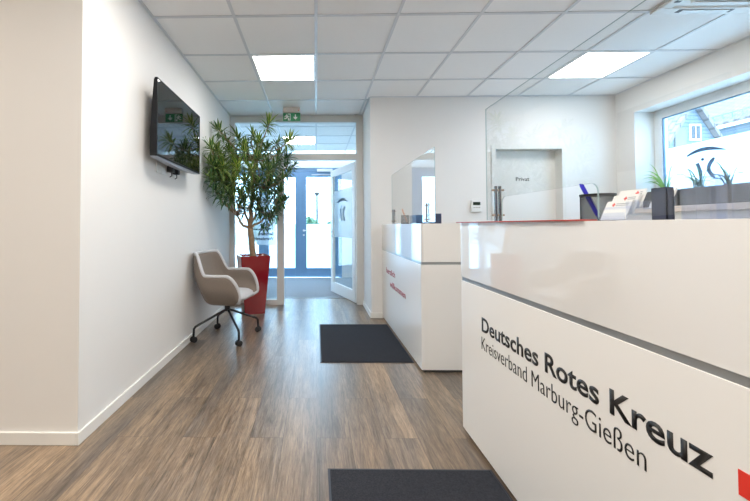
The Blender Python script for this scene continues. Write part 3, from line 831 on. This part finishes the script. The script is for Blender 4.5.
for i in range(4):
    a = math.radians(34 + 6 + 90 * i); d = Vector((math.cos(a), math.sin(a), 0)); r = .340
    bm = bmesh.new()
    tube(bm, [d * .01 + Vector((0, 0, .285)), d * .05 + Vector((0, 0, .268)), d * (r - .05) + Vector((0, 0, .165)), d * (r - .018) + Vector((0, 0, .150)), d * (r - .003) + Vector((0, 0, .130)), d * r + Vector((0, 0, .065))], .0115, 10)
    lg = obj('leg', bm, M['blackmetal'], ch, smooth='all')
    bm = bmesh.new(); rot = a + (.7, -.9, 1.9, .2)[i]
    ax = Vector((math.cos(rot), math.sin(rot), 0)); c = d * r + Vector((0, 0, .0285))
    for sg_ in (-1, 1):
        tube(bm, [c + ax * sg_ * .006, c + ax * sg_ * .010, c + ax * sg_ * .024, c + ax * sg_ * .027], [.020, .028, .028, .021], 18)
    tube(bm, [c - ax * .008, c + ax * .008], .012, 10); tube(bm, [c + Vector((0, 0, .02)), c + Vector((0, 0, .045))], .010, 10)
    obj('castor', bm, M['rubber'], lg, smooth=True)

# ------------------------------------------------------------------ potted dracaena
PX, PY = -.84, 4.83
pt = thing('potted_plant', 'tall bushy dracaena with twisted trunk in a glossy red square planter', 'potted plant', (PX, PY, 0))
prz = math.radians(21)
bm = bmesh.new(); hb2, ht, hz = .132, .192, .755
Rz = Matrix.Rotation(prz, 4, 'Z')
t = bmesh.new(); cs = ((-1, -1), (1, -1), (1, 1), (-1, 1))
lv = [(hb2, .0), (ht, hz), (ht - .014, hz), (ht - .022, hz - .05)]
rings = [[t.verts.new((sx * a, sy * a, z)) for sx, sy in cs] for a, z in lv]
for A_, B_ in zip(rings, rings[1:]):
    for i in range(4): t.faces.new((A_[i], A_[(i + 1) % 4], B_[(i + 1) % 4], B_[i]))
t.faces.new(rings[0][::-1])
t.faces.new(rings[-1])
bmesh.ops.bevel(t, geom=[e for e in t.edges if abs(e.verts[0].co.z - e.verts[1].co.z) > .3], offset=.012, segments=3, affect='EDGES', profile=.5)
merge(bm, t, Rz)
obj('planter', bm, M['pot'], pt)
obj('soil', B(-.155, .155, -.155, .155, hz - .052, hz - .035, bev=.006, M=Rz), M['soil'], pt)

def W2(px, py, Y):
    """world point seen near pixel (px, py) at depth Y, for shaping the crown from the photograph"""
    return Vector(((px - 316.3) / 363.6 * Y - PX, Y - PY, 1.1475 - (py - 225.1 + (Y - 4) * 0) / 363.6 * Y))
trunk_top = W2(250, 228, 4.75)
bm = bmesh.new()
base = Vector((.01, -.01, hz - .06))
def branch(p0, p1, r0, r1, n=7, wob=.02, sag=0.0):
    pts = []; rs = []
    for i in range(n + 1):
        u = i / n; q = p0.lerp(p1, u)
        w_ = math.sin(PI * u)
        q += Vector((random.uniform(-1, 1), random.uniform(-1, 1), random.uniform(-.4, .4))) * wob * w_
        q.z -= sag * w_
        pts.append(q); rs.append(r0 + (r1 - r0) * u)
    tube(bm, pts, rs, 8)
    return pts
branch(base, trunk_top, .046, .036, 6, .008)
# main limbs (pixel guides with depth)
limbs = []
def limb(px, py, Y, r0, r1, start=None, **k):
    s = start if start is not None else trunk_top
    e_ = W2(px, py, Y); branch(s, e_, r0, r1, **k); limbs.append(e_); return e_
A1 = limb(252, 195, 4.80, .031, .026, wob=.012)
A2 = limb(255, 160, 4.80, .025, .019, A1, wob=.012)
B1 = limb(237, 216, 4.65, .020, .015, wob=.02, sag=.03)
B2 = limb(232, 190, 4.60, .014, .011, B1)
C1 = limb(243, 200, 4.9, .016, .012, wob=.02)
D1 = limb(268, 215, 4.9, .016, .012, wob=.02)
E1_ = limb(238, 196, 4.7, .013, .010, B1)
F1 = limb(262, 190, 4.7, .014, .010, wob=.02)
# rosettes: (px, py, Y, size, youth)
ros = [(270, 121, 4.75, 1.0, 1.0), (252, 132, 4.85, .8, .7), (236, 135, 4.60, .9, .6), (216, 127, 4.25, .8, .3), (292, 138, 4.70, .95, .9), (283, 152, 4.80, .9, .5),
       (259, 140, 4.60, .9, .8), (268, 146, 4.50, .8, .3), (207, 146, 3.98, .9, .35), (216, 150, 4.10, .9, .45), (228, 150, 4.45, .9, .6), (243, 150, 4.40, .9, .7), (257, 156, 4.40, .8, .4),
       (210, 162, 3.97, .9, .3), (222, 165, 4.07, 1.0, .6), (237, 166, 4.20, 1.0, .9), (250, 168, 4.30, .9, .7), (263, 168, 4.50, .9, .3), (277, 164, 4.70, .9, .2), (286, 176, 4.80, .8, .2),
       (208, 176, 3.94, .8, .2), (220, 179, 4.10, .9, .3), (232, 181, 4.25, 1.0, .5), (245, 180, 4.30, 1.0, .5), (258, 183, 4.50, .9, .25), (271, 184, 4.60, .9, .15), (282, 190, 4.80, .8, .1),
       (215, 190, 4.08, .8, .1), (228, 193, 4.35, .9, .15), (240, 194, 4.40, .9, .2), (255, 198, 4.60, .8, .1), (268, 199, 4.70, .9, .1), (279, 202, 4.90, .7, .05),
       (262, 210, 4.70, .7, .05), (276, 211, 4.80, .65, .1), (284, 199, 4.85, .65, .1), (258, 206, 4.65, .65, .1), (272, 217, 4.80, .7, .05), (268, 228, 4.80, .55, .1), (278, 180, 5.00, .8, .1), (262, 150, 5.00, .8, .2), (245, 142, 5.00, .8, .2), (232, 165, 4.90, .9, .1),
       (250, 185, 5.00, .9, .05), (270, 170, 4.40, .8, .3), (224, 138, 4.40, .7, .3), (212, 170, 4.19, .8, .1), (240, 206, 4.80, .6, .05), (280, 140, 4.90, .7, .4), (289, 163, 4.90, .6, .2)]
extra = []
for (a_, b_, c_, d_, e_) in ros:
    if 150 <= b_ <= 205: extra.append((a_ + random.uniform(-8, 8), b_ + random.uniform(-9, 9), c_ + random.uniform(.05, .45), d_ * .9, e_ * random.uniform(.2, .9)))
ros += extra
leafbm = bmesh.new(); uvl = leafbm.loops.layers.uv.new('UVMap')
def leaf(p, d, L, w, droop, youth):
    d = d.normalized(); side = d.cross(Vector((0, 0, 1)))
    if side.length < .1: side = Vector((1, 0, 0))
    side.normalize(); n = 6; prev = None; q = p.copy(); dd = d.copy()
    for i in range(n + 1):
        u = i / n; ww = w * (min(1, .45 + u * 2.4) if u < .25 else (1 - ((u - .25) / .75) ** 1.8)) + .0006
        up = side.cross(dd).normalized()
        row = [leafbm.verts.new(q - side * ww), leafbm.verts.new(q - up * ww * .35), leafbm.verts.new(q + side * ww)]
        if prev:
            for k in (0, 1):
                f = leafbm.faces.new((prev[k], prev[k + 1], row[k + 1], row[k])); f.smooth = True
                for lp, (a_, b_) in zip(f.loops, ((k * .5, 0), (k * .5 + .5, 0), (k * .5 + .5, 0), (k * .5, 0))): lp[uvl].uv = (a_, youth)
        prev = row
        q = q + dd * (L / n); dd = (dd + Vector((0, 0, -droop / n * (1 + u)))).normalized()
for (px, py, Y, sz, yo) in ros:
    tip = W2(px, py, Y)
    tip.z = min(tip.z, 2.60)
    tip.x = max(tip.x, XL + .09 - PX)
    s = min(limbs, key=lambda q: (q - tip).length + (.6 if q.z > tip.z - .02 else 0))
    branch(s, tip, .009, .006, 6, .03, sag=.03)
    ax = (tip - s).normalized() * .45 + Vector((0, 0, .50)) + Vector((tip.x, tip.y, 0)).normalized() * .45
    ax.normalize()
    n = int(34 * sz)
    a1 = ax.orthogonal().normalized(); a2 = ax.cross(a1)
    for i in range(n):
        u = i / n
        an = i * 2.39996 + random.uniform(-.25, .25)
        el = .25 + 1.45 * u ** .75 + random.uniform(-.15, .15)       # from the axis outward and down
        dvec = ax * math.cos(el) + (a1 * math.cos(an) + a2 * math.sin(an)) * math.sin(el)
        p = tip - ax * (.01 + .11 * u) + dvec * .006
        leaf(p, dvec, sz * random.uniform(.15, .205), random.uniform(.0110, .0160), .35 + .85 * u, max(0, min(1, yo * (1 - .4 * u) + random.uniform(-.15, .15))))
# keep foliage clear of wall and ceiling
for v in leafbm.verts:
    if v.co.x < XL + .02 - PX: v.co.x = XL + .02 - PX + random.uniform(0, .01)
    if v.co.z > ZC - .02: v.co.z = ZC - .02
    if v.co.y > YP - .03 - PY: v.co.y = YP - .03 - PY
tr = obj('trunk', bm, M['bark'], pt, smooth='all'); tr['label'] = 'pale brown twisted trunk with side branches'
fo_ = obj('foliage', leafbm, M['leaf'], pt)

# ------------------------------------------------------------------ window-sill things
def trough(y0, y1, label):
    e = thing('plant_trough', label, 'plant trough', (3.80, (y0 + y1) / 2, WZ0), 0, 'grey plant troughs on the window sill')
    a = (y1 - y0) / 2; bm = bmesh.new(); q = .008
    for s in ((-.055, .055, -a, -a + q), (-.055, .055, a - q, a), (-.055, -.055 + q, -a + q, a - q), (.055 - q, .055, -a + q, a - q)): box(bm, *s, .0005, .175, bev=.001)
    obj('trough_body', bm, M['grey'], e)
    obj('soil', B(-.046, .046, -a + .009, a - .009, .002, .155), M['soil'], e)
    return e
trough(3.83, 4.22, 'dark grey plant trough at the far end of the window sill')
trough(3.36, 3.80, 'grey plant trough on the sill, between the two other troughs')
trough(2.86, 3.33, 'grey plant trough on the sill at the picture edge, nearest the camera')
def grass(y, n, L, label, seed, mat):
    rnd = random.Random(seed)
    e = thing('grass_plant', label, 'plant', (3.80, y, WZ0 + .157), 0, 'long-leaved plants in the sill troughs')
    bm = bmesh.new()
    for i in range(n):
        l = L * rnd.uniform(.55, 1.1); sg_ = -1 if i % 2 else 1
        d = Vector((rnd.uniform(-.22, .12), sg_, 0)); k = rnd.uniform(.15, .85)
        p = Vector((rnd.uniform(-.02, .02), rnd.uniform(-.03, .03), 0)); hw = rnd.uniform(.005, .009)
        prev = None; m_ = 10
        for j in range(m_ + 1):
            u = j / m_; q = p + d * (l * k * u ** 1.3) + Vector((0, 0, l * (1.25 * u - (.35 + .8 * k) * u * u)))
            q.z = max(q.z, -.02 * (u > .1)) if abs(q.y) < .15 else q.z
            w_ = Vector((hw * .8, 0, hw * .6)) * (1 - u ** 2.5 * .92)
            row = (bm.verts.new(q - w_), bm.verts.new(q + w_))
            if prev: bm.faces.new((prev[0], prev[1], row[1], row[0]))
            prev = row
    obj('leaves', bm, mat, e, smooth='all')
grass(4.01, 26, .46, 'arching green grass plant at the far end of the sill', 3, M['grassleaf'])
grass(3.66, 18, .36, 'dark thin-leaved plant in the middle trough on the sill', 5, M['darkleaf'])
grass(3.42, 16, .36, 'second thin-leaved plant in the middle trough, nearer the picture edge', 8, M['darkleaf'])

# ------------------------------------------------------------------ outside
obj('ground', B(-40, 60, YE + .07, 60, -.3, -.02), M['ground'], kind='structure')
obj('ground_side', B(XR + .3, 60, -30, YE + .07, -.3, -.02), M['ground'], kind='structure')
def leafy(name, label, cx, cy, rx, ry, rz, n, seed, mat, sz=.10):
    rnd = random.Random(seed); bm = bmesh.new()
    for i in range(n):
        v = Vector((rnd.gauss(0, 1), rnd.gauss(0, 1), rnd.gauss(0, 1))).normalized() * rnd.uniform(.45, 1) ** .5
        c = Vector((v.x * rx, v.y * ry, max(.03, rz * .95 + v.z * rz)))
        t1 = Vector((rnd.uniform(-1, 1), rnd.uniform(-1, 1), rnd.uniform(-1, 1))).normalized(); t2 = t1.orthogonal().normalized()
        s = sz * rnd.uniform(.6, 1.3)
        bm.faces.new([bm.verts.new(c + t1 * s), bm.verts.new(c + t2 * s * .5), bm.verts.new(c - t1 * s), bm.verts.new(c - t2 * s * .5)])
    e = thing(name, label, 'bush', (cx, cy, -.02), 0, 'green bushes outside the entrance')
    obj('foliage', bm, mat, e)
    bm = bmesh.new()
    for i in range(5): tube(bm, [(0, 0, 0), (rnd.uniform(-.4, .4) * rx, rnd.uniform(-.4, .4) * ry, rz)], [.03, .012], 6)
    obj('stem', bm, M['bark'], e)
leafy('bush', 'green bush outside, seen above the film of the entrance door at its left side', -.45, 19.5, .75, .6, .82, 1300, 1, M['bush'], .12)
leafy('bush', 'green bush outside beyond the lamp post, right part of the entrance door glass', 1.35, 21.0, .95, .6, .80, 1500, 2, M['bush'], .12)
leafy('bush', 'taller green bush outside, seen through the left leaf of the entrance door', -2.6, 19.5, .9, .7, 1.0, 1500, 4, M['bush'], .12)
lp = thing('street_lamp', 'thin dark street lamp outside beyond the entrance doors', 'street lamp', (.05, 24, -.02))
bm = bmesh.new(); tube(bm, [(0, 0, 0), (0, 0, 3.1)], [.09, .07], 10); obj('pole', bm, M['black'], lp)
bm = bmesh.new(); lathe(bm, [(.05, 3.1), (.18, 3.2), (.2, 3.3), (.05, 3.36)], 14); obj('lamp_head', bm, M['black'], lp)

# neighbour houses beyond the window on the right
h1 = thing('neighbour_house', 'pale gabled house with small window outside the reception window', 'house', (20.45, 20.0, -.02))
Lw, Hh, Hr = 1.25, 5.75, 7.75
gab = [(-Lw, 0), (Lw, 0), (Lw, Hh), (0, Hr), (-Lw, Hh)]
bm = bmesh.new(); prism(bm, gab, 5, frame_M((0, 5, 0), (1, 0, 0), (0, 0, 1)))
obj('walls', bm, M['siding'], h1)
for sg_ in (-1, 1):
    bm = bmesh.new(); prism(bm, [(sg_ * (Lw + .3), Hh - .48), (sg_ * (Lw + .3), Hh - .22), (0, Hr + .26), (0, Hr)], 5.6, frame_M((0, 5.3, 0), (1, 0, 0), (0, 0, 1)))
    obj('roof_half', bm, M['roof'], h1)
obj('corner_strip', B(-.95, -.35, -.06, 0, 0, 6.4), M['house'], h1)
wn = obj('window', B(-.15, .45, -.06, 0, 5.7, 6.6), M['doorframe'], h1)
for x in (-.08, .18): obj('pane', B(x, x + .20, -.075, -.061, 5.8, 6.5), M['grey'], wn)
h2 = thing('neighbour_house', 'house with long tiled roof outside, at the right edge of the reception window', 'house', (30.0, 18.0, -.02))
obj('walls', B(.6, 10, 0, 14, 0, 8.4), M['siding'], h2)
bm = bmesh.new(); prism(bm, [(-.3, 8.4), (-.3, 8.6), (5.5, 13.6), (11.2, 8.6), (11.2, 8.4), (5.5, 13.4)], 15.0, frame_M((0, 14.5, 0), (1, 0, 0), (0, 0, 1)))
obj('roof', bm, M['roof'], h2)
bm = bmesh.new(); tube(bm, [(0, 14.2, 9.25), (0, -.3, 9.25)], .05, 6)
for i in range(24): tube(bm, [(0, 14.1 - i * .62, 9.27), (.05, 14.1 - i * .62, 8.85)], .04, 5)
obj('snow_guard', bm, M['alu'], h2)

# ------------------------------------------------------------------ light
wd = bpy.data.worlds.new('sky'); SC.world = wd; wd.use_nodes = True
nt = wd.node_tree; nt.nodes.clear()
o_ = nt.nodes.new('ShaderNodeOutputWorld'); bg = nt.nodes.new('ShaderNodeBackground'); bg.inputs[0].default_value = (.47, .73, 1.0, 1); bg.inputs[1].default_value = 9.0
nt.links.new(bg.outputs[0], o_.inputs[0])

def area(name, loc, rot, sx, sy, power, col=(1, 1, 1), portal=False):
    l = bpy.data.lights.new(name, 'AREA'); l.shape = 'RECTANGLE'; l.size = sx; l.size_y = sy; l.energy = power; l.color = col
    if portal: l.cycles.is_portal = True
    o = bpy.data.objects.new(name, l); o.location = loc; o.rotation_euler = rot; COL.objects.link(o)
area('portal_entrance', ((VX0 + .56) / 2, YE + .12, 1.2), (-PI / 2, 0, 0), .56 - VX0, 2.4, 1, portal=True)
area('portal_window', (4.02, (WY0 + WY1) / 2, (WZ0 + WZ1) / 2), (0, PI / 2, 0), WZ1 - WZ0, WY1 - WY0, 1, portal=True)
WARM = (1, .96, .90)
# added lamps without panels, unseen behind and beside the camera, to brighten the room
for i, (k, j) in enumerate(((-1, -2), (4, -5), (-1, -5), (-5, -2), (-5, -5), (1, -7))):
    x, y = cell(k, j)
    area('added_room_lamp', (x + T / 2, y + T / 2, ZC - .004), (0, 0, 0), .59, .59, 24 if k == -5 else 28, (1, .90, .77) if k == -5 else WARM)  # leftmost added lamps tinted warmer, to turn the left wall beige

# ------------------------------------------------------------------ camera
import numpy as np
f, cx, cy, yaw, pitch, roll, H = 363.6403, 310.6815, 216.8861, -.0154, .0227, .0027, 1.1475
c, s = math.cos(yaw), math.sin(yaw); Ry = np.array([[c, -s, 0], [s, c, 0], [0, 0, 1]])
c, s = math.cos(pitch), math.sin(pitch); Rp = np.array([[1, 0, 0], [0, c, s], [0, -s, c]])
Rr = Rp @ Ry; c, s = math.cos(roll), math.sin(roll)
right = c * Rr[0] - s * Rr[2]; up = s * Rr[0] + c * Rr[2]; back = -Rr[1]
cam = bpy.data.cameras.new('camera'); cam.sensor_width = 36; cam.sensor_fit = 'HORIZONTAL'; cam.lens = 36 * f / 750
cam.shift_x = (375 - cx) / 750; cam.shift_y = (cy - 250.5) / 750; cam.clip_start = .02; cam.clip_end = 300
co = bpy.data.objects.new('camera', cam); COL.objects.link(co)
co.matrix_world = Matrix(((right[0], up[0], back[0], 0), (right[1], up[1], back[1], 0), (right[2], up[2], back[2], H), (0, 0, 0, 1)))
SC.camera = co
vs = SC.view_settings; vs.view_transform = 'Standard'; vs.look = 'None'; vs.gamma = 1; vs.exposure = 0.30; vs.use_curve_mapping = False
SC.cycles.max_bounces = 10; SC.cycles.diffuse_bounces = 6; SC.cycles.glossy_bounces = 5; SC.cycles.transparent_max_bounces = 24; SC.cycles.transmission_bounces = 6
SC.cycles.sample_clamp_indirect = 6
SC.cycles.use_denoising = True
